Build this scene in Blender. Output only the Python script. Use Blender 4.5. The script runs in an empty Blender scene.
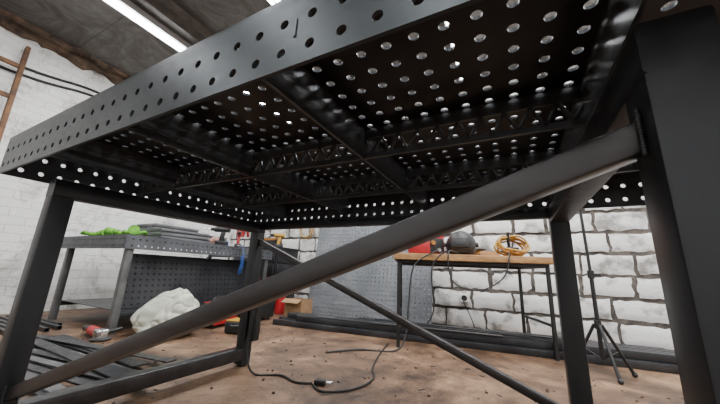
import bpy, bmesh, math, random
import numpy as np
from mathutils import Vector, Matrix, noise, Quaternion, Euler
random.seed(4)
scene=bpy.context.scene

# ---------------------------------------------------------------- materials
def newmat(name):
    m=bpy.data.materials.new(name); m.use_nodes=True
    nt=m.node_tree; b=nt.nodes['Principled BSDF']
    return m,nt,b
def ramp(nt,stops):
    r=nt.nodes.new('ShaderNodeValToRGB')
    el=r.color_ramp.elements
    while len(el)<len(stops): el.new(0.5)
    for e,(p,c) in zip(el,stops):
        e.position=p; e.color=(*c,1) if len(c)==3 else c
    return r
def noisetex(nt,scale,detail=6,rough=.6,vec=None,dist=0):
    n=nt.nodes.new('ShaderNodeTexNoise'); n.inputs['Scale'].default_value=scale
    n.inputs['Detail'].default_value=detail; n.inputs['Roughness'].default_value=rough
    n.inputs['Distortion'].default_value=dist
    if vec is not None: nt.links.new(vec,n.inputs['Vector'])
    return n
def objvec(nt):
    return nt.nodes.new('ShaderNodeTexCoord').outputs['Object']
def mat(name,c1,c2=None,rough=.5,metal=0.,scale=8,bump=.1,bscale=None,rvar=.1,spread=(.35,.65),stretch=None):
    if c2 is None: c2=tuple(x*.75 for x in c1)
    m,nt,b=newmat(name); v=objvec(nt)
    if stretch:
        mp=nt.nodes.new('ShaderNodeMapping'); mp.inputs['Scale'].default_value=stretch; nt.links.new(v,mp.inputs['Vector']); v=mp.outputs[0]
    n=noisetex(nt,scale,vec=v)
    r=ramp(nt,[(spread[0],c2),(spread[1],c1)])
    nt.links.new(n.outputs['Fac'],r.inputs[0]); nt.links.new(r.outputs[0],b.inputs['Base Color'])
    n2=noisetex(nt,bscale or scale*6,vec=v)
    mr=nt.nodes.new('ShaderNodeMapRange'); mr.inputs['From Min'].default_value=.3; mr.inputs['From Max'].default_value=.7
    mr.inputs['To Min'].default_value=max(0,rough-rvar); mr.inputs['To Max'].default_value=min(1,rough+rvar)
    nt.links.new(n2.outputs['Fac'],mr.inputs['Value']); nt.links.new(mr.outputs[0],b.inputs['Roughness'])
    b.inputs['Metallic'].default_value=metal
    if bump>0:
        bp=nt.nodes.new('ShaderNodeBump'); bp.inputs['Strength'].default_value=bump; bp.inputs['Distance'].default_value=.005
        nt.links.new(n2.outputs['Fac'],bp.inputs['Height']); nt.links.new(bp.outputs[0],b.inputs['Normal'])
    return m
def emis(name,col,s):
    m,nt,b=newmat(name); b.inputs['Base Color'].default_value=(*col,1)
    b.inputs['Emission Color'].default_value=(*col,1); b.inputs['Emission Strength'].default_value=s
    return m

M={}
M['steel']=mat('dark_mill_steel',(.034,.037,.041),(.022,.023,.026),rough=.32,metal=.7,scale=3,bump=0,bscale=20,rvar=.03)
M['rib']=mat('rib_steel',(.085,.09,.097),(.055,.058,.062),rough=.32,metal=.5,scale=6,bump=0,bscale=20,rvar=.04)
M['apron']=mat('apron_steel',(.056,.065,.070),(.040,.047,.051),rough=.38,metal=.6,scale=3,bump=.006,bscale=40,stretch=(1,1,2),rvar=.04)
M['brace']=mat('brace_steel',(.075,.073,.075),(.045,.044,.045),rough=.33,metal=.75,scale=4,bump=0,bscale=12,stretch=(.5,3,3),rvar=.04)
M['legsteel']=mat('leg_steel',(.040,.043,.047),(.026,.028,.031),rough=.40,metal=.6,scale=4,bump=0,bscale=16,stretch=(2,2,.4),rvar=.05)
M['steel2']=mat('raw_steel',(.17,.17,.17),(.09,.09,.09),rough=.42,metal=.6,scale=6,bump=.03,bscale=50)
M['bundle']=mat('bundle_steel',(.058,.060,.064),(.022,.022,.025),rough=.38,metal=.6,scale=4,bump=.03,bscale=40)
M['sheet']=mat('perforated_sheet_steel',(.20,.21,.22),(.12,.13,.14),rough=.5,metal=.3,scale=3,bump=.05,bscale=30)
M['sheetd']=mat('darker_sheet_steel',(.11,.117,.125),(.06,.063,.07),rough=.5,metal=.4,scale=3,bump=.05,bscale=30)
M['black']=mat('black_plastic',(.012,.012,.013),(.008,.008,.008),rough=.45,scale=10,bump=.05)
M['rubber']=mat('black_rubber',(.014,.014,.014),(.009,.009,.009),rough=.6,scale=10,bump=.05)
M['red']=mat('red_paint',(.42,.012,.018),(.27,.01,.012),rough=.4,scale=8,bump=.02)
M['blue']=mat('blue_plastic',(.02,.09,.32),(.015,.05,.2),rough=.4,scale=8,bump=.02)
M['green']=mat('green_fabric',(.16,.42,.03),(.05,.2,.015),rough=.8,scale=20,bump=.3)
M['yellow']=mat('yellow_plastic',(.42,.24,.025),(.3,.16,.015),rough=.45,scale=10,bump=.02)
M['orange']=mat('orange_plastic',(.36,.15,.02),(.22,.085,.01),rough=.5,scale=10,bump=.02)
M['wood']=mat('raw_wood',(.42,.235,.09),(.24,.12,.045),rough=.6,scale=5,bump=.2,bscale=20,stretch=(1.2,6,6))
M['oldwood']=mat('old_wood',(.16,.075,.03),(.06,.03,.015),rough=.8,scale=9,bump=.3,bscale=40)
M['beamwood']=mat('sooty_beam_wood',(.075,.055,.042),(.035,.028,.022),rough=.85,scale=9,bump=.3,bscale=40)
M['rope']=mat('rope',(.55,.38,.18),(.35,.24,.10),rough=.9,scale=30,bump=.3)
M['cardboard']=mat('cardboard',(.30,.18,.09),(.2,.12,.06),rough=.85,scale=6,bump=.1)
M['sack']=mat('woven_sack',(.55,.56,.48),(.36,.38,.30),rough=.7,scale=4,bump=.25,bscale=14,spread=(.35,.6))
M['white']=mat('white_plastic',(.75,.75,.72),(.62,.62,.6),rough=.5,scale=10,bump=.02)
M['pink']=mat('rag_cloth',(.35,.2,.17),(.2,.11,.09),rough=.9,scale=20,bump=.3)
M['chrome']=mat('bright_metal',(.6,.6,.6),(.45,.45,.45),rough=.25,metal=1,scale=8,bump=.02)
M['rubble']=mat('crumbled_plaster',(.16,.105,.07),(.035,.025,.02),rough=.95,scale=9,bump=1.0,bscale=30)
M['debris']=mat('floor_grit',(.14,.09,.06),(.04,.03,.025),rough=.9,scale=20,bump=.2)
M['tube']=emis('fluorescent_tube',(.95,.97,1.0),25)
M['housing']=mat('lamp_housing',(.5,.5,.5),(.4,.4,.4),rough=.5,scale=8,bump=.02)

# ---------------------------------------------------------------- builder
class MB:
    def __init__(s,name): s.name=name; s.v=[]; s.f=[]; s.mi=[]; s.mats=[]
    def m(s,k):
        if k not in s.mats: s.mats.append(k)
        return s.mats.index(k)
    def add(s,vs,fs,k):
        o=len(s.v); i=s.m(k)
        s.v+= [tuple(x) for x in vs]; s.f+=[tuple(o+j for j in f) for f in fs]; s.mi+=[i]*len(fs)
    def box(s,x0,x1,y0,y1,z0,z1,k):
        vs=[(x,y,z) for z in(z0,z1) for y in(y0,y1) for x in(x0,x1)]
        s.add(vs,[(0,2,3,1),(4,5,7,6),(0,1,5,4),(2,6,7,3),(0,4,6,2),(1,3,7,5)],k)
    def rbox(s,c,size,rot,k,c_off=0.0):
        R=Euler(rot).to_matrix(); c=Vector(c)
        hx,hy,hz=[q/2 for q in size]; ch=c_off
        if ch<=0:
            vs=[c+R@Vector((a*hx,b*hy,d*hz)) for d in(-1,1) for b in(-1,1) for a in(-1,1)]
            s.add(vs,[(0,2,3,1),(4,5,7,6),(0,1,5,4),(2,6,7,3),(0,4,6,2),(1,3,7,5)],k); return
        bm=bmesh.new(); bmesh.ops.create_cube(bm,size=1)
        for v in bm.verts: v.co=Vector((v.co.x*size[0],v.co.y*size[1],v.co.z*size[2]))
        bmesh.ops.bevel(bm,geom=bm.edges[:],offset=ch,segments=3,affect='EDGES',profile=.5)
        bm.verts.index_update()
        s.add([c+R@v.co for v in bm.verts],[[v.index for v in f.verts] for f in bm.faces],k); bm.free()
    def beam(s,p,q,w,h,k,up=(0,0,1),open_ends=False,wall=.003,r=.004):
        p=Vector(p);q=Vector(q);d=(q-p).normalized();up=Vector(up)
        sd=d.cross(up).normalized(); u=sd.cross(d).normalized()
        def ring(hw,hh,rr):
            out=[]
            for (sx,sy,a0) in((1,1,0),(-1,1,90),(-1,-1,180),(1,-1,270)):
                for t in(0,45,90):
                    a=math.radians(a0+t)
                    out.append((sx*(hw-rr)+rr*math.cos(a),sy*(hh-rr)+rr*math.sin(a)))
            return out
        O=ring(w/2,h/2,r); n=len(O)
        vs=[p+sd*a+u*b for a,b in O]+[q+sd*a+u*b for a,b in O]
        fs=[(i,(i+1)%n,n+(i+1)%n,n+i) for i in range(n)]
        if open_ends:
            I=ring(w/2-wall,h/2-wall,r*.5)
            vs+=[p+sd*a+u*b for a,b in I]+[q+sd*a+u*b for a,b in I]
            for i in range(n):
                j=(i+1)%n
                fs+=[(j,i,2*n+i,2*n+j),(n+i,n+j,3*n+j,3*n+i),(2*n+j,2*n+i,3*n+i,3*n+j)]
        else:
            fs+=[tuple(reversed(range(n))),tuple(range(n,2*n))]
        s.add(vs,fs,k)
    def cyl(s,p,q,r,k,n=16,r2=None,caps=True):
        p=Vector(p);q=Vector(q);d=(q-p).normalized(); r2=r if r2 is None else r2
        a=d.orthogonal().normalized(); b=d.cross(a)
        vs=[p+(a*math.cos(t)+b*math.sin(t))*r for t in [2*math.pi*i/n for i in range(n)]]
        vs+=[q+(a*math.cos(t)+b*math.sin(t))*r2 for t in [2*math.pi*i/n for i in range(n)]]
        fs=[(i,(i+1)%n,n+(i+1)%n,n+i) for i in range(n)]
        if caps: fs+=[tuple(reversed(range(n))),tuple(range(n,2*n))]
        s.add(vs,fs,k)
    def path(s,pts,r,k,n=8,sub=8,closed=False,radii=None):
        P=[Vector(p) for p in pts]; N=len(P); out=[]
        seg=N if closed else N-1
        for i in range(seg):
            if closed: p0,p1,p2,p3=P[(i-1)%N],P[i],P[(i+1)%N],P[(i+2)%N]
            else: p0,p1,p2,p3=P[max(i-1,0)],P[i],P[i+1],P[min(i+2,N-1)]
            for j in range(sub):
                t=j/sub
                out.append(.5*((2*p1)+(-p0+p2)*t+(2*p0-5*p1+4*p2-p3)*t*t+(-p0+3*p1-3*p2+p3)*t**3))
        if not closed: out.append(P[-1])
        L=len(out); vs=[]; ref=None
        for i in range(L):
            a=out[(i+1)%L] if (closed or i<L-1) else out[i]; b=out[i-1] if (closed or i>0) else out[i]
            d=(a-b).normalized()
            if ref is None: ref=d.orthogonal().normalized()
            ref=(ref-d*ref.dot(d)).normalized(); bb=d.cross(ref)
            rr=r if radii is None else float(np.interp(i/(L-1),np.linspace(0,1,len(radii)),radii))
            vs+=[out[i]+(ref*math.cos(2*math.pi*t/n)+bb*math.sin(2*math.pi*t/n))*rr for t in range(n)]
        fs=[]
        for i in range(L if closed else L-1):
            for t in range(n):
                i2=(i+1)%L
                fs.append((i*n+t,i*n+(t+1)%n,i2*n+(t+1)%n,i2*n+t))
        if not closed: fs+=[tuple(reversed(range(n))),tuple(range((L-1)*n,L*n))]
        s.add(vs,fs,k)
    def sph(s,c,rad,k,seg=20,rings=12,fn=None,rot=None):
        c=Vector(c); vs=[];fs=[]
        if not hasattr(rad,'__len__'): rad=(rad,)*3
        for i in range(rings+1):
            th=math.pi*i/rings
            for j in range(seg):
                ph=2*math.pi*j/seg
                v=Vector((math.sin(th)*math.cos(ph)*rad[0],math.sin(th)*math.sin(ph)*rad[1],math.cos(th)*rad[2]))
                if fn: v=fn(v)
                if rot: v=rot@v
                vs.append(c+v)
        for i in range(rings):
            for j in range(seg):
                fs.append((i*seg+j,(i+1)*seg+j,(i+1)*seg+(j+1)%seg,i*seg+(j+1)%seg))
        s.add(vs,fs,k)
    def torus(s,c,R,r,k,axis='z',n=32,m=8,sq=1.0):
        c=Vector(c);vs=[];fs=[]
        for i in range(n):
            a=2*math.pi*i/n
            for j in range(m):
                b=2*math.pi*j/m
                x=(R+r*math.cos(b))*math.cos(a);y=(R+r*math.cos(b))*math.sin(a)*sq;z=r*math.sin(b)
                v={'z':(x,y,z),'y':(x,z,y),'x':(z,x,y)}[axis]
                vs.append(c+Vector(v))
        for i in range(n):
            for j in range(m):
                fs.append((i*m+j,((i+1)%n)*m+j,((i+1)%n)*m+(j+1)%m,i*m+(j+1)%m))
        s.add(vs,fs,k)
    def perf(s,o,U,V,nu,nv,pitch,r,mu0,mu1,mv0,mv1,th,k,seg=16):
        o=Vector(o);U=Vector(U);V=Vector(V);N=U.cross(V)
        W=mu0+nu*pitch+mu1; H=mv0+nv*pitch+mv1
        hs=pitch/2
        sq=[]
        for i in range(seg):
            a=2*math.pi*i/seg
            cx,cy=math.cos(a),math.sin(a); mm=max(abs(cx),abs(cy))
            sq.append((cx/mm*hs,cy/mm*hs,cx*r,cy*r))
        vs=[];fs=[]
        def P(u,v,t): return o+U*u+V*v+N*t
        for iu in range(nu):
            for iv in range(nv):
                cu=mu0+(iu+.5)*pitch; cv=mv0+(iv+.5)*pitch
                b=len(vs)
                for t in(0,th):
                    for q in sq: vs.append(P(cu+q[0],cv+q[1],t))
                    for q in sq: vs.append(P(cu+q[2],cv+q[3],t))
                n=seg
                for i in range(n):
                    j=(i+1)%n
                    fs.append((b+i,b+n+i,b+n+j,b+j))
                    fs.append((b+2*n+i,b+2*n+j,b+3*n+j,b+3*n+i))
                    fs.append((b+n+i,b+3*n+i,b+3*n+j,b+n+j))
        def quad(u0,u1,v0,v1):
            for t,fl in((0,1),(th,0)):
                b=len(vs); vs.extend([P(u0,v0,t),P(u1,v0,t),P(u1,v1,t),P(u0,v1,t)])
                fs.append((b+3,b+2,b+1,b) if fl else (b,b+1,b+2,b+3))
        if mv0>0: quad(0,W,0,mv0)
        if mv1>0: quad(0,W,H-mv1,H)
        if mu0>0: quad(0,mu0,mv0,H-mv1)
        if mu1>0: quad(W-mu1,W,mv0,H-mv1)
        for (a,c) in(((0,0),(W,0)),((W,0),(W,H)),((W,H),(0,H)),((0,H),(0,0))):
            b=len(vs); vs.extend([P(*a,0),P(*c,0),P(*c,th),P(*a,th)]); fs.append((b,b+1,b+2,b+3))
        s.add(vs,fs,k)
    def done(s,smooth=True,bevel=0,angle=35,parent=None):
        me=bpy.data.meshes.new(s.name); me.from_pydata(s.v,[],s.f)
        for k in s.mats: me.materials.append(M[k])
        me.polygons.foreach_set('material_index',s.mi)
        me.update()
        if smooth:
            me.polygons.foreach_set('use_smooth',[True]*len(me.polygons))
            me.set_sharp_from_angle(angle=math.radians(angle))
        ob=bpy.data.objects.new(s.name,me); scene.collection.objects.link(ob)
        if bevel>0:
            b=ob.modifiers.new('bevel','BEVEL'); b.width=bevel; b.segments=2; b.limit_method='ANGLE'
        if parent: ob.parent=parent
        return ob
def empty(name):
    e=bpy.data.objects.new(name,None); scene.collection.objects.link(e); e.empty_display_size=.1; return e

# ---------------------------------------------------------------- room shell
XL,XR,YF,YB,ZC=-4.4,2.6,-2.6,3.15,2.9
def plain(name,vs,m):
    me=bpy.data.meshes.new(name); n=len(vs); me.from_pydata(vs,[],[tuple(range(n))]); me.materials.append(m)
    ob=bpy.data.objects.new(name,me); scene.collection.objects.link(ob); return ob
def floor_mat():
    m,nt,b=newmat('dusty_concrete_floor'); v=objvec(nt)
    n=noisetex(nt,1.5,9,.7,v,.6); n2=noisetex(nt,7,9,.75,v,.3); n3=noisetex(nt,90,3,.6,v)
    r=ramp(nt,[(.36,(.050,.029,.017)),(.5,(.16,.090,.050)),(.64,(.34,.21,.125))])
    nt.links.new(n.outputs['Fac'],r.inputs[0])
    r2=ramp(nt,[(.38,(.30,.27,.25)),(.56,(1,1,1))]); nt.links.new(n2.outputs['Fac'],r2.inputs[0])
    mx=nt.nodes.new('ShaderNodeMixRGB'); mx.blend_type='MULTIPLY'; mx.inputs[0].default_value=.75
    nt.links.new(r.outputs[0],mx.inputs[1]); nt.links.new(r2.outputs[0],mx.inputs[2])
    nt.links.new(mx.outputs[0],b.inputs['Base Color'])
    b.inputs['Roughness'].default_value=.48
    ad=nt.nodes.new('ShaderNodeMath'); ad.operation='ADD'
    nt.links.new(n2.outputs['Fac'],ad.inputs[0]); nt.links.new(n3.outputs['Fac'],ad.inputs[1])
    bp=nt.nodes.new('ShaderNodeBump'); bp.inputs['Strength'].default_value=.35; bp.inputs['Distance'].default_value=.012
    nt.links.new(ad.outputs[0],bp.inputs['Height']); nt.links.new(bp.outputs[0],b.inputs['Normal'])
    return m
def paint_mat(name,axes,bw,bh,mort,strength,base=(.76,.755,.73),dirty=(.34,.32,.29),mcol=(.35,.32,.28),mscale=2.2,dcov=(.35,.5)):
    m,nt,b=newmat(name); v=objvec(nt)
    sp=nt.nodes.new('ShaderNodeSeparateXYZ'); nt.links.new(v,sp.inputs[0])
    cb=nt.nodes.new('ShaderNodeCombineXYZ')
    nt.links.new(sp.outputs[axes[0]],cb.inputs[0]); nt.links.new(sp.outputs[axes[1]],cb.inputs[1])
    nz=noisetex(nt,9,4,.5,v)
    mxv=nt.nodes.new('ShaderNodeMixRGB'); mxv.blend_type='LINEAR_LIGHT'; mxv.inputs[0].default_value=.02
    nt.links.new(cb.outputs[0],mxv.inputs[1]); nt.links.new(nz.outputs['Color'],mxv.inputs[2])
    br=nt.nodes.new('ShaderNodeTexBrick'); br.inputs['Scale'].default_value=1
    br.inputs['Brick Width'].default_value=bw; br.inputs['Row Height'].default_value=bh
    br.inputs['Mortar Size'].default_value=mort; br.inputs['Mortar Smooth'].default_value=.5
    br.inputs['Color1'].default_value=(1,1,1,1); br.inputs['Color2'].default_value=(.88,.88,.88,1)
    br.inputs['Mortar'].default_value=(*mcol,1)
    nt.links.new(mxv.outputs[0],br.inputs['Vector'])
    n=noisetex(nt,mscale,10,.78,v,.5); n2=noisetex(nt,28,6,.7,v)
    r=ramp(nt,[(dcov[0],dirty),(dcov[1],base)]); nt.links.new(n.outputs['Fac'],r.inputs[0])
    mx=nt.nodes.new('ShaderNodeMixRGB'); mx.blend_type='MULTIPLY'; mx.inputs[0].default_value=strength
    nt.links.new(r.outputs[0],mx.inputs[1]); nt.links.new(br.outputs['Color'],mx.inputs[2])
    nt.links.new(mx.outputs[0],b.inputs['Base Color']); b.inputs['Roughness'].default_value=.8
    mm=nt.nodes.new('ShaderNodeMath'); mm.operation='MULTIPLY_ADD'; mm.inputs[1].default_value=-strength*2
    nt.links.new(br.outputs['Fac'],mm.inputs[0]); nt.links.new(n2.outputs['Fac'],mm.inputs[2])
    bp=nt.nodes.new('ShaderNodeBump'); bp.inputs['Strength'].default_value=.7; bp.inputs['Distance'].default_value=.014
    nt.links.new(mm.outputs[0],bp.inputs['Height']); nt.links.new(bp.outputs[0],b.inputs['Normal'])
    return m
M['whitewash']=mat('whitewashed_block',(.70,.695,.68),(.25,.24,.22),rough=.8,scale=5,bump=1.0,bscale=36,spread=(.36,.50))
M['mortar']=mat('dirty_mortar',(.14,.12,.10),(.035,.03,.028),rough=.95,scale=12,bump=.8,bscale=50)
fm=floor_mat()
plain('floor',[(XL,YF,0),(XR,YF,0),(XR,YB,0),(XL,YB,0)],fm)
wl=paint_mat('whitewashed_plaster',(1,2),.27,.085,.006,.22)
plain('wall_left',[(XL,YF,0),(XL,YB,0),(XL,YB,ZC),(XL,YF,ZC)],wl)
plain('wall_right',[(XR,YF,0),(XR,YF,ZC),(XR,YB,ZC),(XR,YB,0)],wl)
wf=paint_mat('whitewashed_plaster_front',(0,2),.27,.085,.006,.2)
plain('wall_front',[(XL,YF,0),(XL,YF,ZC),(XR,YF,ZC),(XR,YF,0)],wf)
wb=MB('wall_back')
wb.box(XL,XR,YB,YB+.1,0,ZC,'mortar')
bh=.2; row=0; z=0.0
while z<ZC-.01:
    x=XL-random.uniform(0,.1)-(.21 if row%2 else 0)
    while x<XR:
        L=random.choice([.40,.40,.41,.39,.3]); g=.018+random.random()*.018
        x0=max(x+g/2,XL); x1=min(x+L-g/2,XR)
        if x1-x0>.05:
            fr=random.uniform(.010,.030)
            z0=z+.011+random.uniform(0,.008); z1=min(z+bh-.011-random.uniform(0,.009),ZC)
            nx,nz=8,5; vs=[];fs=[]
            for j in range(nz+1):
                for i in range(nx+1):
                    ed=(i in(0,nx)) or (j in(0,nz))
                    px=x0+(x1-x0)*i/nx; pz=z0+(z1-z0)*j/nz
                    nn=noise.noise(Vector((px*9,pz*9,row*.3)))
                    ox=0;oz=0
                    if ed: ox=noise.noise(Vector((px*17,pz*17,5)))*.018; oz=noise.noise(Vector((px*17,pz*17,9)))*.018
                    y=YB-fr+nn*.007+(.010 if ed else 0)
                    vs.append((px+ox,y,pz+oz))
            W=nx+1
            for j in range(nz):
                for i in range(nx): fs.append((j*W+i,j*W+i+1,(j+1)*W+i+1,(j+1)*W+i))
            per=[i for i in range(W)]+[W*j+nx for j in range(1,nz+1)]+[W*nz+i for i in range(nx-1,-1,-1)]+[W*j for j in range(nz-1,0,-1)]
            o=len(vs)
            for q in per: vs.append((vs[q][0],YB+.005,vs[q][2]))
            n=len(per)
            for i in range(n): fs.append((per[i],o+i,o+(i+1)%n,per[(i+1)%n]))
            wb.add(vs,fs,'whitewash')
        x+=L
    z+=bh; row+=1
wb.done(angle=50)

def ceil_mat():
    m,nt,b=newmat('stained_ceiling_boards'); v=objvec(nt)
    br=nt.nodes.new('ShaderNodeTexBrick'); br.offset=.0
    br.inputs['Scale'].default_value=1; br.inputs['Brick Width'].default_value=1.25; br.inputs['Row Height'].default_value=.62
    br.inputs['Mortar Size'].default_value=.006; br.inputs['Color1'].default_value=(1,1,1,1); br.inputs['Color2'].default_value=(.75,.75,.75,1); br.inputs['Mortar'].default_value=(.2,.2,.2,1)
    nt.links.new(v,br.inputs['Vector'])
    n=noisetex(nt,2.2,10,.8,v,.8)
    r=ramp(nt,[(.36,(.035,.028,.022)),(.5,(.10,.090,.08)),(.64,(.18,.17,.16))]); nt.links.new(n.outputs['Fac'],r.inputs[0])
    mx=nt.nodes.new('ShaderNodeMixRGB'); mx.blend_type='MULTIPLY'; mx.inputs[0].default_value=.7
    nt.links.new(r.outputs[0],mx.inputs[1]); nt.links.new(br.outputs['Color'],mx.inputs[2])
    nt.links.new(mx.outputs[0],b.inputs['Base Color']); b.inputs['Roughness'].default_value=.6
    return m
plain('ceiling',[(XL,YF,ZC),(XL,YB,ZC),(XR,YB,ZC),(XR,YF,ZC)],ceil_mat())

t=MB('trim_1'); vs=[];fs=[]
n=160;K=8
for i in range(n+1):
    y=YF+(YB-YF)*i/n
    for j in range(K+1):
        a=j/K
        d=noise.fractal(Vector((y*5,a*3,2)),.8,2,5)*.06
        vs.append((XL+(max(.004,.12*(1-a)+.02+d*.7) if j<K else 0), y, ZC-(max(0,.10*a+d+.02) if j>0 else 0)))
for i in range(n):
    for j in range(K): fs.append((i*(K+1)+j,(i+1)*(K+1)+j,(i+1)*(K+1)+j+1,i*(K+1)+j+1))
t.add(vs,fs,'rubble'); t.done(angle=180)
cb=MB('ceiling_beam'); cb.box(-2.74,-2.62,YF,YB,ZC-.10,ZC,'beamwood'); cb.done(bevel=.005)

def lamp(x,y0,y1,power):
    f=MB('real_and_added_light_fixture')
    z=ZC-.02
    f.box(x-.06,x+.06,y0,y1,z-.045,z+.02,'housing')
    f.box(x-.065,x+.065,y0-.01,y0+.02,z-.085,z+.02,'housing')
    f.box(x-.065,x+.065,y1-.02,y1+.01,z-.085,z+.02,'housing')
    for dx in(-.03,.03): f.cyl((x+dx,y0+.02,z-.065),(x+dx,y1-.02,z-.065),.013,'tube')
    f.done()
    l=bpy.data.lights.new('lamp_light','AREA'); l.shape='RECTANGLE'; l.size=.11; l.size_y=(y1-y0)*.95; l.energy=power; l.color=(.98,.985,1)
    o=bpy.data.objects.new('lamp_light',l); o.location=(x,(y0+y1)/2,z-.095); scene.collection.objects.link(o)
for x,p in((-3.05,34),(-1.70,26),(-.35,26),(.33,27),(1.0,32),(2.1,18)):  # rows over and beside the welding table are unseen, added to brighten its holes
    lamp(x,-.10,1.14,p)
    lamp(x,1.65,2.85,p*.8)  # unseen far section, added to shine through the perforated top
    lamp(x,-2.2,-1.0,10)

# ---------------------------------------------------------------- welding table (hero)
tb=empty('welding_table')
xa,xb=-1.500,.505; ya,yb=-.104,.987; zb,zt=.803,.925
top=MB('perforated_top')
top.perf((xa,ya,zt),(1,0,0),(0,1,0),40,21,.05,.0088,.0025,.0025,.0205,.0205,.006,'steel',seg=16)
top.done(parent=tb)
ap=MB('perforated_apron')
ap.perf((xa,ya+.006,zb),(1,0,0),(0,0,1),40,2,.05,.0078,.0025,.0025,.002,.020,.006,'apron',seg=16)
ap.perf((xa,yb,zb),(1,0,0),(0,0,1),40,2,.05,.0078,.0025,.0025,.002,.020,.006,'rib',seg=16)
ap.perf((xa,ya+.006,zb),(0,1,0),(0,0,1),21,2,.05,.0078,.0145,.0145,.002,.020,.006,'rib',seg=16)
ap.perf((xb-.006,ya+.006,zb),(0,1,0),(0,0,1),21,2,.05,.0078,.0145,.0145,.002,.020,.006,'rib',seg=16)
ap.box(-.252,-.248,ya-.002,ya,.850,.880,'apron')
ap.done(parent=tb)
rb=MB('ribs')
for x in(-1.214,-.781,-.346,.150):
    rb.box(x-.003,x+.003,ya+.006,yb-.006,zt-.090,zt,'rib')
for y in(.305,.655):
    x=xa+.006; st=.05
    nseg=int((xb-xa-.012)/st)
    rb.box(xa+.006,xb-.006,y-.003,y+.003,zt-.032,zt,'rib')
    for i in range(nseg):
        X0=x+i*st; X1=X0+st; Xm=(X0+X1)/2
        for (p,q) in(((X0,zt-.030),(Xm,zt-.080)),((Xm,zt-.080),(X1,zt-.030))):
            rb.beam((p[0],y,p[1]),(q[0],y,q[1]),.006,.010,'rib',up=(0,1,0),r=.001)
    rb.box(xa+.006,xb-.006,y-.004,y+.004,zt-.090,zt-.076,'rib')
rb.done(parent=tb)
fr=MB('frame')
W=.06; xl,xr,D=-1.362,.133,.969
for x0 in(xl-W,xr):
    xc=x0+W/2
    for y in(W/2,D-W/2):
        fr.beam((xc,y,.012),(xc,y,.743),W,W,'legsteel',up=(1,0,0))
        fr.cyl((xc,y,0),(xc,y,.012),.028,'black')
    fr.beam((xc,-.0,.773),(xc,D+.0,.773),W,W,'legsteel')
    fr.beam((xc,W,.068),(xc,D-W,.068),W,W,'brace')
fr.beam((xl,D-.025,.783),(xr,D-.025,.783),.04,.04,'legsteel')
fr.beam((xl-.005,.044,.135),(xr+.003,.044,.688),.036,.036,'brace',up=(0,1,0))
fr.beam((xl-.005,D-.03,.690),(xr+.005,D-.03,.10),.03,.030,'brace',up=(0,1,0))
for p,q in [((xr-.003,.024,.665),(xr-.003,.024,.713)),((xl+.002,.024,.11),(xl+.002,.024,.16))]:
    p=Vector(p);q=Vector(q)
    for i in range(14):
        fr.sph(p.lerp(q,i/13),.003,'bundle',seg=8,rings=5)
fr.done(parent=tb)

# ---------------------------------------------------------------- second welding bench at left wall
t2=empty('workbench')
a0,a1,b0,b1=-3.85,-2.68,.82,2.42
p=MB('perforated_top')
p.perf((a0,b0,.745),(1,0,0),(0,1,0),23,31,.05,.008,.010,.010,.025,.025,.006,'sheetd',seg=8)
p.perf((a1-.006,b0,.64),(0,1,0),(0,0,1),31,2,.05,.008,.025,.025,.002,.003,.006,'sheetd',seg=8)
p.perf((a0,b0+.006,.64),(1,0,0),(0,0,1),23,2,.05,.008,.010,.010,.002,.003,.006,'sheetd',seg=8)
p.done(parent=t2)
p=MB('frame')
for x in(a0+.05,a1-.05):
    for y in(b0+.06,b1-.06):
        p.beam((x,y,0),(x,y,.66),.05,.05,'steel2',up=(1,0,0))
for y in(b0+.06,b1-.06): p.beam((a0+.05,y,.68),(a1-.05,y,.68),.04,.04,'bundle')
for x in(a0+.05,a1-.05): p.beam((x,b0+.08,.14),(x,b1-.08,.14),.04,.04,'bundle')
p.box(a0+.05,a1-.05,b0+.09,b1-.09,.16,.165,'bundle')
p.done(parent=t2)
s=MB('steel_plate_stack')
for i in range(6):
    x=-2.86-i*.05
    s.perf((x,.96+.02*i,.168),(0,1,0),(-.15,0,.989),27,9,.05,.007,.005,.005,.0,.0,.005,'bundle',seg=8)
s.done()
for (cx,cy,nn) in((-2.90,1.34,8),(-3.35,1.48,14)):
    s=MB('metal_offcut_stack'); z=.752
    for i in range(nn):
        h=.009+random.random()*.006; w=.36-.03*random.random(); l=.50-.05*random.random()
        s.rbox((cx,cy+random.uniform(-.02,.02),z+h/2),(w,l,h),(0,0,random.uniform(-.06,.06)),('steel2','sheet','bundle')[i%3]); z+=h
    s.done()
s=MB('bench_vise'); c=Vector((-3.35,2.2,.752))
s.cyl(c,c+Vector((0,0,.03)),.07,'bundle',n=20); s.rbox(c+Vector((0,0,.07)),(.09,.12,.08),(0,0,.3),'blue',.012)
s.rbox(c+Vector((.02,-.09,.12)),(.14,.03,.05),(0,0,.3),'steel2',.005); s.rbox(c+Vector((.01,-.04,.12)),(.14,.03,.05),(0,0,.3),'steel2',.005)
s.cyl(c+Vector((.03,-.1,.08)),c+Vector((.06,-.22,.08)),.012,'chrome'); s.cyl(c+Vector((.0,-.2,.05)),c+Vector((.12,-.2,.11)),.006,'chrome'); s.done()

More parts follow.
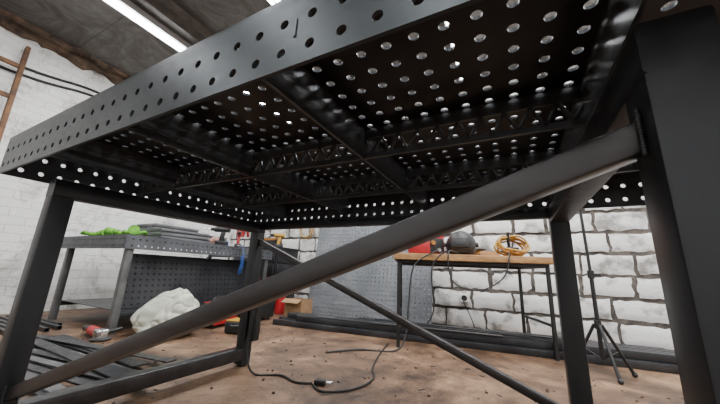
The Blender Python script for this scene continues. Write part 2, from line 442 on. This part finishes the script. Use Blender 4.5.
s=MB('tool_cabinet')
x0,x1,y0,y1=-3.62,-2.80,2.62,3.06
s.box(x0,x1,y0,y1,.06,.80,'bundle'); s.box(x0-.01,x1+.01,y0-.015,y1,.80,.825,'black')
for i in range(4):
    zz=.09+i*.175
    s.rbox(((x0+x1)/2,y0-.008,zz+.08),(x1-x0-.04,.016,.155),(0,0,0),'red' if i==1 else 'bundle',.004)
    s.rbox(((x0+x1)/2,y0-.022,zz+.135),(x1-x0-.2,.014,.014),(0,0,0),'chrome',.003)
    s.rbox((x1+.008,(y0+y1)/2,zz+.08),(.016,y1-y0-.04,.155),(0,0,0),'bundle',.004)
for x in(x0+.07,x1-.07):
    for y in(y0+.07,y1-.07): s.cyl((x-.015,y,.03),(x+.015,y,.03),.03,'rubber')
s.done()
def drill(loc,rot,col):
    s=MB('cordless_drill'); R=Matrix.Rotation(rot,3,'Z'); c=Vector(loc)
    s.rbox(c+R@Vector((0,0,.025)),(.075,.11,.05),(0,0,rot),'black',.008)
    s.rbox(c+R@Vector((0,.0,.10)),(.035,.045,.12),(-.15,0,rot),col,.010)
    s.cyl(c+R@Vector((0,.07,.175)),c+R@Vector((0,-.08,.175)),.030,col); s.cyl(c+R@Vector((0,-.08,.175)),c+R@Vector((0,-.13,.175)),.022,'black',r2=.014)
    s.cyl(c+R@Vector((0,-.13,.175)),c+R@Vector((0,-.20,.175)),.004,'chrome',n=8); s.done()
drill((-3.42,2.78,.826),.5,'red'); drill((-2.95,2.80,.826),-.6,'yellow')
drill((-2.80,1.76,.752),-1.0,'black'); drill((-2.90,2.06,.752),.9,'red')
s=MB('toolbox'); c=Vector((-3.18,2.90,.826))
s.rbox(c+Vector((0,0,.055)),(.26,.15,.11),(0,0,.1),'black',.01); s.rbox(c+Vector((0,0,.125)),(.26,.15,.03),(0,0,.1),'orange',.008)
s.path([c+Vector((-.08,0,.14)),c+Vector((-.06,0,.175)),c+Vector((.06,0,.175)),c+Vector((.08,0,.14))],.008,'black'); s.done()

# ---------------------------------------------------------------- flat bars on the floor, left
s=MB('steel_flat_bar_pile')
for i in range(20):
    z=.001+.0068*(i%5)
    cx=-2.30+random.uniform(-.2,.25); cy=-.05+i*.036+random.uniform(-.02,.02)
    s.rbox((cx,cy,z+.003),(random.uniform(1.1,1.5),.04+random.random()*.03,.006),(0,0,random.uniform(-.10,.16)),'bundle' if i%4 else 'steel2')
s.done()
s=MB('steel_angle_bar_pile')
for i in range(8):
    x0=-4.1+random.uniform(-.05,.05); y=.42+i*.05
    s.beam((x0,y,.016),(x0+random.uniform(.75,.95),y+random.uniform(-.02,.02),.016),.03,.03,'bundle',open_ends=True)
s.done()

# ---------------------------------------------------------------- long profile bundle on floor
s=MB('steel_profile_bundle')
def bl(x,off): return 2.25+.12*(x-.26)+off
for layer,cnt in((0,5),(1,4)):
    for i in range(cnt):
        z=.026+layer*.051; off=.03+.056*i+layer*.028
        x0=-2.12+random.uniform(-.12,.2)+layer*.1; x1=.95+random.uniform(-.3,.3)-layer*.15
        s.beam((x0,bl(x0,off),z),(x1,bl(x1,off),z),.05,.05,'bundle',open_ends=True)
for i in range(3):
    x0=-1.95+.2*i; x1=1.4-.2*i; off=.50+.056*i
    s.beam((x0,bl(x0,off),.026),(x1,bl(x1,off),.026),.05,.05,'bundle',open_ends=True)
for i in range(8):
    x0=-1.7+random.uniform(-.4,.5); off=.05+(i%5)*.045
    s.rbox((x0+.9,bl(x0+.9,off),.107+.0045*(i%4)),(1.6,.045,.004),(0,0,.12+random.uniform(-.03,.03)),'steel2' if i%3==2 else 'bundle')
s.done()

s=MB('perforated_steel_sheet')
ang=math.radians(9)
s.perf((-2.42,2.86,.001),(1,0,0),(0,math.sin(ang),math.cos(ang)),32,27,.05,.0075,.01,.01,.01,.01,.004,'sheet',seg=8)
s.done()

# ---------------------------------------------------------------- wooden desk
dk=empty('wooden_worktable')
A=Vector((-.84,1.84,0)); Bv=Vector((.28,2.20,0)); u=(Bv-A).normalized(); vv=Vector((-u.y,u.x,0)); L=(Bv-A).length; yaw=math.atan2(u.y,u.x)
def dp(a,b,z): return A+u*a+vv*b+Vector((0,0,z))
s=MB('desk_top')
for i in range(4):
    s.rbox(dp(L/2,.075+i*.165,.672),(L,.163,.050),(0,0,yaw),'wood',.003)
s.done(parent=dk)
s=MB('desk_frame')
for a in(.04,L-.05):
    for b in(.04,.62):
        s.beam(dp(a,b,0),dp(a,b,.645),.025,.025,'black',up=u)
for b in(.04,.62): s.beam(dp(.04,b,.632),dp(L-.05,b,.632),.025,.025,'black')
for a in(.04,L-.05): s.beam(dp(a,.04,.632),dp(a,.62,.632),.025,.025,'black'); s.beam(dp(a,.04,.22),dp(a,.62,.22),.02,.02,'black')
s.done(parent=dk)
ZD=.698
s=MB('welding_machine')
c=dp(.27,.42,0)
R=Matrix.Rotation(yaw+.3,3,'Z')
s.rbox((c.x,c.y,ZD+.135),(.22,.34,.23),(0,0,yaw+.3),'red',.012)
def lp(x,y,z,c=c,R=R): return Vector((c.x,c.y,ZD))+R@Vector((x,y,z))
s.rbox(lp(0,-.172,.09),(.20,.012,.12),(0,0,yaw+.3),'black',.004)
for i in range(6): s.rbox(lp(-.111,.0,.06+i*.022),(.004,.2,.008),(0,0,yaw+.3),'black')
s.path([lp(0,-.12,.24),lp(0,-.10,.28),lp(0,.10,.28),lp(0,.12,.24)],.01,'black')
for dx in(-.05,.05): s.cyl(lp(dx,-.178,.05),lp(dx,-.205,.05),.016,'chrome')
s.cyl(lp(0,-.178,.11),lp(0,-.198,.11),.02,'orange')
for dx in(-.07,.07):
    for dy in(-.12,.12): s.cyl(lp(dx,dy,0),lp(dx,dy,.025),.012,'rubber')
s.done()
s=MB('plastic_jerrycan')
c=dp(.20,.10,ZD)
s.rbox(c+Vector((0,0,.065)),(.17,.09,.13),(0,0,yaw+.1),'red',.015); s.cyl(c+Vector((-.05,0,.125)),c+Vector((-.05,0,.15)),.018,'black')
s.path([c+Vector((-.02,0,.128)),c+Vector((0,.0,.16)),c+Vector((.04,.0,.16)),c+Vector((.06,.0,.128))],.008,'red'); s.done()
s=MB('welding_helmet')
c=dp(.56,.27,ZD)
def hf(v):
    v=v.copy()
    if v.y<0: v.x*=.93
    if v.z<-.06: v.z=-.06+(v.z+.06)*.38
    return v
s.sph((c.x,c.y,c.z+.090),(.125,.145,.13),'black',fn=hf,rot=Matrix.Rotation(yaw-.2,3,'Z'))
R=Matrix.Rotation(yaw-.2,3,'Z'); cc=Vector((c.x,c.y,c.z))
s.rbox(cc+R@Vector((0,-.133,.105)),(.13,.03,.08),(-.15,0,yaw-.2),'rubber',.006)
s.rbox(cc+R@Vector((0,-.149,.105)),(.09,.006,.045),(-.15,0,yaw-.2),'black',.002)
for sx in(-1,1): s.cyl(cc+R@Vector((sx*.115,.01,.10)),cc+R@Vector((sx*.14,.01,.10)),.02,'rubber')
s.done()
s=MB('extension_cable_coil')
c=dp(.95,.22,ZD)
RR=Matrix.Rotation(yaw+.25,3,'Z')@Matrix.Rotation(-.45,3,'X')
for i in range(7):
    pts=[]
    for j in range(12):
        a=2*math.pi*j/12
        rr=.100+.014*math.sin(i*2.1+j*1.3)
        pts.append(c+Vector((0,0,.096))+RR@Vector((rr*1.15*math.cos(a),(i-3)*.013+.006*math.sin(j*2+i),rr*.74*math.sin(a))))
    s.path(pts,.0078,'orange' if i%3 else 'yellow',closed=True)
s.rbox(c+Vector((0,.02,.045)),(.10,.05,.085),(0,0,yaw+.2),'black',.01)
s.path([c+RR@Vector((-.03,-.06,.1))+Vector((0,0,.09)),c+Vector((-.02,0,.10)),c+Vector((0,.03,.02))],.012,'black')
s.done()
s=MB('wood_block'); s.rbox(dp(.75,.16,ZD+.011),(.16,.09,.022),(0,0,yaw+.1),'wood',.002); s.rbox(dp(.75,.16,ZD+.031),(.12,.06,.018),(0,0,yaw-.3),'wood',.002); s.done()
s=MB('wire_spool'); c=dp(.72,.40,ZD)
s.cyl(c,c+Vector((0,0,.008)),.07,'black',n=24); s.cyl(c+Vector((0,0,.008)),c+Vector((0,0,.07)),.05,'orange',n=24); s.cyl(c+Vector((0,0,.07)),c+Vector((0,0,.078)),.07,'black',n=24); s.done()

s=MB('welding_cable')
s.path([dp(.34,.08,ZD+.008),dp(.33,-.01,ZD+.02),dp(.16,-.035,.60),dp(.12,-.03,.35),dp(.10,-.05,.12),dp(.03,-.12,.012),(-1.0,1.62,.008),(-1.15,1.42,.008)],.006,'rubber')
s.path([dp(.5,.06,ZD+.012),dp(.42,-.01,ZD+.012),dp(.44,-.03,.5),dp(.62,-.04,.44),dp(.8,-.03,.54),dp(.86,.0,ZD+.012),dp(.86,.08,ZD+.012)],.005,'rubber')
s.path([dp(.38,.08,ZD+.008),dp(.37,-.02,ZD+.006),dp(.29,-.03,.58),dp(.30,-.03,.30),dp(.25,-.04,.19)],.005,'rubber')
s.done()

s=MB('extension_cord')
pts=[(-1.29,.885,.30),(-1.28,.86,.12),(-1.22,.86,.012),(-1.10,.93,.006),(-.98,.90,.006),(-.90,.93,.006)]
s.path(pts,.005,'rubber')
s.rbox((-.865,.945,.012),(.055,.028,.024),(0,0,.35),'black',.005)
s.cyl((-.84,.955,.013),(-.815,.965,.013),.003,'chrome',n=8); s.cyl((-.845,.970,.013),(-.82,.98,.013),.003,'chrome',n=8)
s.path([(-.89,.92,.006),(-.80,.88,.006),(-.70,.98,.006),(-.68,1.15,.006),(-.76,1.32,.006),(-.84,1.6,.006),(-.90,1.9,.01)],.005,'rubber')
s.done()
s=MB('power_strip')
s.rbox((-1.325,.935,.27),(.05,.045,.26),(0,.0,0),'black',.006)
for i in range(4): s.cyl((-1.301,.935,.19+i*.055),(-1.297,.935,.19+i*.055),.018,'rubber')
s.path([(-1.325,.935,.40),(-1.32,.94,.46),(-1.325,.945,.52)],.005,'rubber')
s.done()

# ---------------------------------------------------------------- tripod
s=MB('tripod_stand')
c=Vector((.435,2.02,0))
s.cyl(c+Vector((0,0,.08)),c+Vector((0,0,.58)),.012,'black')
s.cyl(c+Vector((0,0,.56)),c+Vector((-.01,0,1.08)),.009,'black')
s.cyl(c+Vector((-.01,0,1.06)),c+Vector((-.015,0,1.45)),.007,'black')
for z in(.58,1.07,.28): s.cyl(c+Vector((0,0,z-.025)),c+Vector((0,0,z+.025)),.019,'black'); 
for z in(.58,1.07): s.cyl(c+Vector((0,0,z)),c+Vector((.05,-.02,z)),.008,'black')
s.rbox(c+Vector((-.015,0,1.47)),(.05,.03,.06),(0,0,.3),'black',.005)
for a in(-1.35,.35,2.6):
    d=Vector((math.cos(a),math.sin(a),0))
    s.cyl(c+d*.02+Vector((0,0,.28)),c+d*.16+Vector((0,0,.012)),.009,'black')
    s.cyl(c+d*.012+Vector((0,0,.09)),c+d*.09+Vector((0,0,.13)),.005,'black')
    s.sph(c+d*.16+Vector((0,0,.014)),.014,'rubber')
s.done()

# ---------------------------------------------------------------- sack
bm=bmesh.new(); bmesh.ops.create_icosphere(bm,subdivisions=6,radius=1)
for v in bm.verts:
    p=v.co.copy(); up=p.z
    ph=math.atan2(p.y,p.x); hz=math.sqrt(max(0,1-up*up))
    fold=math.sin(5*ph+2.5*noise.noise(p*1.5+Vector((4,4,1)))+up*2)*.07*hz+math.sin(11*ph+3*noise.noise(p*2+Vector((2,9,1)))-up*4)*.025*hz
    n1=noise.fractal(p*1.1+Vector((3,1,2)),1.0,2,3)*.16
    crease=-.10*max(0,1-abs(noise.noise(p*2.0+Vector((7,2,5))))*9)
    r=1+n1+fold+crease
    q=p*r
    tp=max(0,q.z)
    q.x*=.225*(1-.35*tp); q.y*=.18*(1-.3*tp); q.z*=.185
    if q.z>0: q.z*=1.2; q.x+=.35*q.z
    if q.z<-.10: q.z=-.10+(q.z+.10)*.3; 
    q.z=max(q.z,-.13)
    if q.z<-.05: q.x*=1.06; q.y*=1.06
    v.co=q
me=bpy.data.meshes.new('sack'); bm.to_mesh(me); bm.free(); me.materials.append(M['sack'])
me.polygons.foreach_set('use_smooth',[True]*len(me.polygons))
zmin=min(v.co.z for v in me.vertices)
ob=bpy.data.objects.new('woven_sack',me); ob.location=(-2.42,1.10,-zmin+.001); ob.rotation_euler=(0,0,.5); scene.collection.objects.link(ob)

s=MB('angle_grinder')
c=Vector((-2.62,.76,.045))
s.cyl(c,c+Vector((-.16,.02,.0)),.032,'red'); s.cyl(c+Vector((-.16,.02,0)),c+Vector((-.26,.03,0)),.026,'black')
s.rbox(c+Vector((.03,-.0,0)),(.08,.07,.06),(0,0,-.1),'chrome',.01)
s.cyl(c+Vector((.04,0,-.028)),c+Vector((.04,0,-.034)),.06,'steel2',n=28)
s.cyl(c+Vector((.03,.02,0)),c+Vector((.04,.12,.02)),.014,'black')
s.done()
def welder(c,rz,name='portable_welder',col='red',sc=1.0):
    s=MB(name); c=Vector(c); R=Matrix.Rotation(rz,3,'Z')
    g=lambda x,y,z: c+R@(Vector((x,y,z))*sc)
    s.rbox(g(0,0,.12),(.16*sc,.28*sc,.19*sc),(0,0,rz),col,.012); s.rbox(g(0,-.145,.12),(.15*sc,.02*sc,.18*sc),(0,0,rz),'black',.006)
    s.path([g(0,-.1,.21),g(0,-.08,.25),g(0,.08,.25),g(0,.1,.21)],.009,'black')
    for dx in(-.05,.05):
        for dy in(-.1,.1): s.cyl(g(dx,dy,0),g(dx,dy,.03),.012,'rubber')
    for dx in(-.04,.04): s.cyl(g(dx,-.15,.07),g(dx,-.185,.07),.014,'chrome')
    s.cyl(g(0,-.15,.15),g(0,-.17,.15),.018,'orange')
    s.done()
welder((-2.46,1.60,0),.15)
welder((-2.46,2.06,0),-.1,'portable_welder','black',1.1)
s=MB('tool_case'); c=Vector((-2.08,1.52,0))
s.rbox(c+Vector((0,0,.05)),(.20,.16,.09),(0,0,.3),'black',.012); s.rbox(c+Vector((0,0,.10)),(.19,.15,.012),(0,0,.3),'yellow',.004)
s.path([c+Vector((-.02,-.08,.07)),c+Vector((.02,-.12,.07)),c+Vector((.07,-.06,.07))],.007,'black'); s.done()

def glove(loc,rot,sc=1):
    s=MB('work_glove'); R=Matrix.Rotation(rot,3,'Z'); c=Vector(loc)
    s.sph(c+R@Vector((0,0,.025*sc)),(.055*sc,.065*sc,.025*sc),'green',rot=R)
    s.cyl(c+R@Vector((0,-.13*sc,.044*sc)),c+R@Vector((0,-.03*sc,.030*sc)),.040*sc,'green',r2=.030*sc,n=14)
    for i,(dx,l) in enumerate(((-.04,.065),(-.014,.08),(.014,.075),(.04,.055))):
        s.path([c+R@Vector((dx*sc,.045*sc,.025*sc)),c+R@Vector((dx*1.15*sc,(.045+l*.6)*sc,.045*sc)),c+R@Vector((dx*1.2*sc,(.045+l)*sc,.028*sc))],.013*sc,'green')
    s.path([c+R@Vector((.045*sc,-.01*sc,.03*sc)),c+R@Vector((.085*sc,.02*sc,.045*sc)),c+R@Vector((.10*sc,.055*sc,.03*sc))],.014*sc,'green')
    s.done()
glove((-2.85,.93,.752),1.2,1.0); glove((-3.10,.96,.752),-1.2,1.05); glove((-3.5,.93,.752),1.8,1.0)
s=MB('cloth_rag')
s.sph((-3.08,1.82,.815),(.12,.10,.060),'pink',seg=32,rings=20,fn=lambda v: v*(1+.35*noise.noise(v*14)))
s.done()

s=MB('tool_rail'); s.box(-4.05,-3.35,YB-.06,YB-.02,1.18,1.24,'oldwood')
for i in range(5): s.cyl((-3.98+i*.14,YB-.06,1.2),(-3.98+i*.14,YB-.12,1.215),.005,'steel2',n=8)
s.done()
def gun(x,col):
    s=MB('spray_gun'); y=YB-.14; z=1.06
    s.cyl((x,y,z+.10),(x,y-.05,z+.14),.012,'chrome'); s.cyl((x,y+.03,z+.10),(x-.01,y-.12,z+.09),.018,col)
    s.rbox((x,y,z+.03),(.028,.035,.14),(.2,0,0),col,.006)
    s.cyl((x,y-.10,z+.08),(x,y-.10,z-.05),.035,col,n=18)
    s.path([(x,y-.02,z+.05),(x,y-.055,z+.03),(x,y-.04,z-.01)],.004,'chrome')
    s.done()
gun(-3.84,'red'); gun(-3.63,'chrome')
s=MB('coiled_air_hose')
pts=[(-2.72,1.93,.765),(-2.66,1.93,.765)]
for i in range(12*8):
    a=2*math.pi*i/8; t=i/(12*8)
    pts.append((-2.645+.018*math.cos(a)+.008*math.sin(t*5),1.93+.018*math.sin(a),.66-.20*t))
s.path(pts,.0045,'blue',sub=2,n=6)
s.cyl((-2.74,1.93,.765),(-2.69,1.93,.765),.011,'chrome'); s.done()
s=MB('hanging_rope_coil')
for i in range(6):
    s.torus((-2.70+random.uniform(-.01,.01),YB-.050-.008*i,1.12+random.uniform(-.01,.01)),.11+random.uniform(-.02,.015),.007,'rope',axis='y',sq=1.1)
s.cyl((-2.70,YB,1.23),(-2.70,YB-.12,1.25),.006,'steel2')
s.done()
s=MB('wall_socket'); s.rbox((-.50,YB-.045,.31),(.09,.035,.09),(0,0,0),'white',.006); s.cyl((-.50,YB-.063,.31),(-.50,YB-.060,.31),.03,'rubber')
s.path([(-.50,YB-.065,.30),(-.50,YB-.09,.26),(-.45,YB-.08,.15),(-.40,YB-.10,.02)],.005,'rubber'); s.done()

s=MB('fire_extinguisher'); c=Vector((-2.60,2.56,0))
s.cyl(c,c+Vector((0,0,.30)),.06,'red',n=24); s.sph(c+Vector((0,0,.30)),(.06,.06,.05),'red')
s.cyl(c+Vector((0,0,.34)),c+Vector((0,0,.40)),.018,'black'); s.rbox(c+Vector((.03,0,.415)),(.11,.02,.02),(0,-.2,0),'black',.004); s.rbox(c+Vector((.03,0,.385)),(.09,.02,.012),(0,.1,0),'chrome',.003)
s.path([c+Vector((-.02,0,.37)),c+Vector((-.09,-.02,.32)),c+Vector((-.075,-.02,.12))],.010,'rubber'); s.done()
s=MB('cardboard_box'); 
c=Vector((-2.28,2.52,0)); 
for (dx,dy,sx,sy) in((-.12,0,.006,.20),(.12,0,.006,.20),(0,-.10,.24,.006),(0,.10,.24,.006)): s.rbox(c+Vector((dx,dy,.10)),(sx,sy,.20),(0,0,0),'cardboard')
s.rbox(c+Vector((0,0,.004)),(.24,.2,.006),(0,0,0),'cardboard')
s.rbox(c+Vector((0,-.14,.185)),(.24,.08,.004),(.5,0,0),'cardboard')
s.done()
s=MB('wooden_ladder')
for y in(-.03,.29):
    s.beam((XL+.60,y-.04,0),(XL+.07,y,2.66),.035,.065,'oldwood',up=(1,0,0))
for i in range(7):
    z=.25+i*.36; f=z/2.66; x=XL+.60-.53*f
    s.beam((x,-.05,z),(x,.27,z),.03,.045,'oldwood')
s.done()
s=MB('wall_conduit')
for dz in(0,.07):
    s.path([(XL+.014,-1.2,2.30+dz),(XL+.014,.3,2.38+dz*1.2),(XL+.014,.9,2.48+dz),(XL+.014,1.6,2.44+dz),(XL+.014,3.0,2.50+dz)],.014,'rubber')
s.done()
s=MB('floor_debris')
for i in range(380):
    x=random.uniform(-3.0,1.2); y=random.uniform(.15,1.85)
    r=random.choice([.002,.003,.004,.005,.008])
    if random.random()<.15:
        s.rbox((x,y,.002),(random.uniform(.015,.04),.005,.003),(0,0,random.uniform(0,3)),random.choice(['steel2','bundle']))
    else: s.sph((x,y,r*.4),(r,r*random.uniform(.6,1),r*.6),'debris',seg=6,rings=4)
s.done(smooth=False)

# ---------------------------------------------------------------- world & camera
w=bpy.data.worlds.new('World'); scene.world=w; w.use_nodes=True
w.node_tree.nodes['Background'].inputs[0].default_value=(.6,.65,.7,1); w.node_tree.nodes['Background'].inputs[1].default_value=.2
f,pi_,ro,ya_,h=290.3,.238,.042,.486,.532
F=np.array([-np.sin(ya_)*np.cos(pi_),np.cos(ya_)*np.cos(pi_),np.sin(pi_)])
Rv=np.array([np.cos(ya_),np.sin(ya_),0]); U=np.cross(Rv,F)
R2=Rv*np.cos(ro)+U*np.sin(ro); U2=-Rv*np.sin(ro)+U*np.cos(ro)
cd=bpy.data.cameras.new('camera'); cd.sensor_width=36; cd.lens=f*36/720; cd.clip_start=.01
co=bpy.data.objects.new('camera',cd); scene.collection.objects.link(co)
mw=Matrix([[R2[0],U2[0],-F[0],0],[R2[1],U2[1],-F[1],-.36],[R2[2],U2[2],-F[2],h],[0,0,0,1]])
co.matrix_world=mw
scene.camera=co
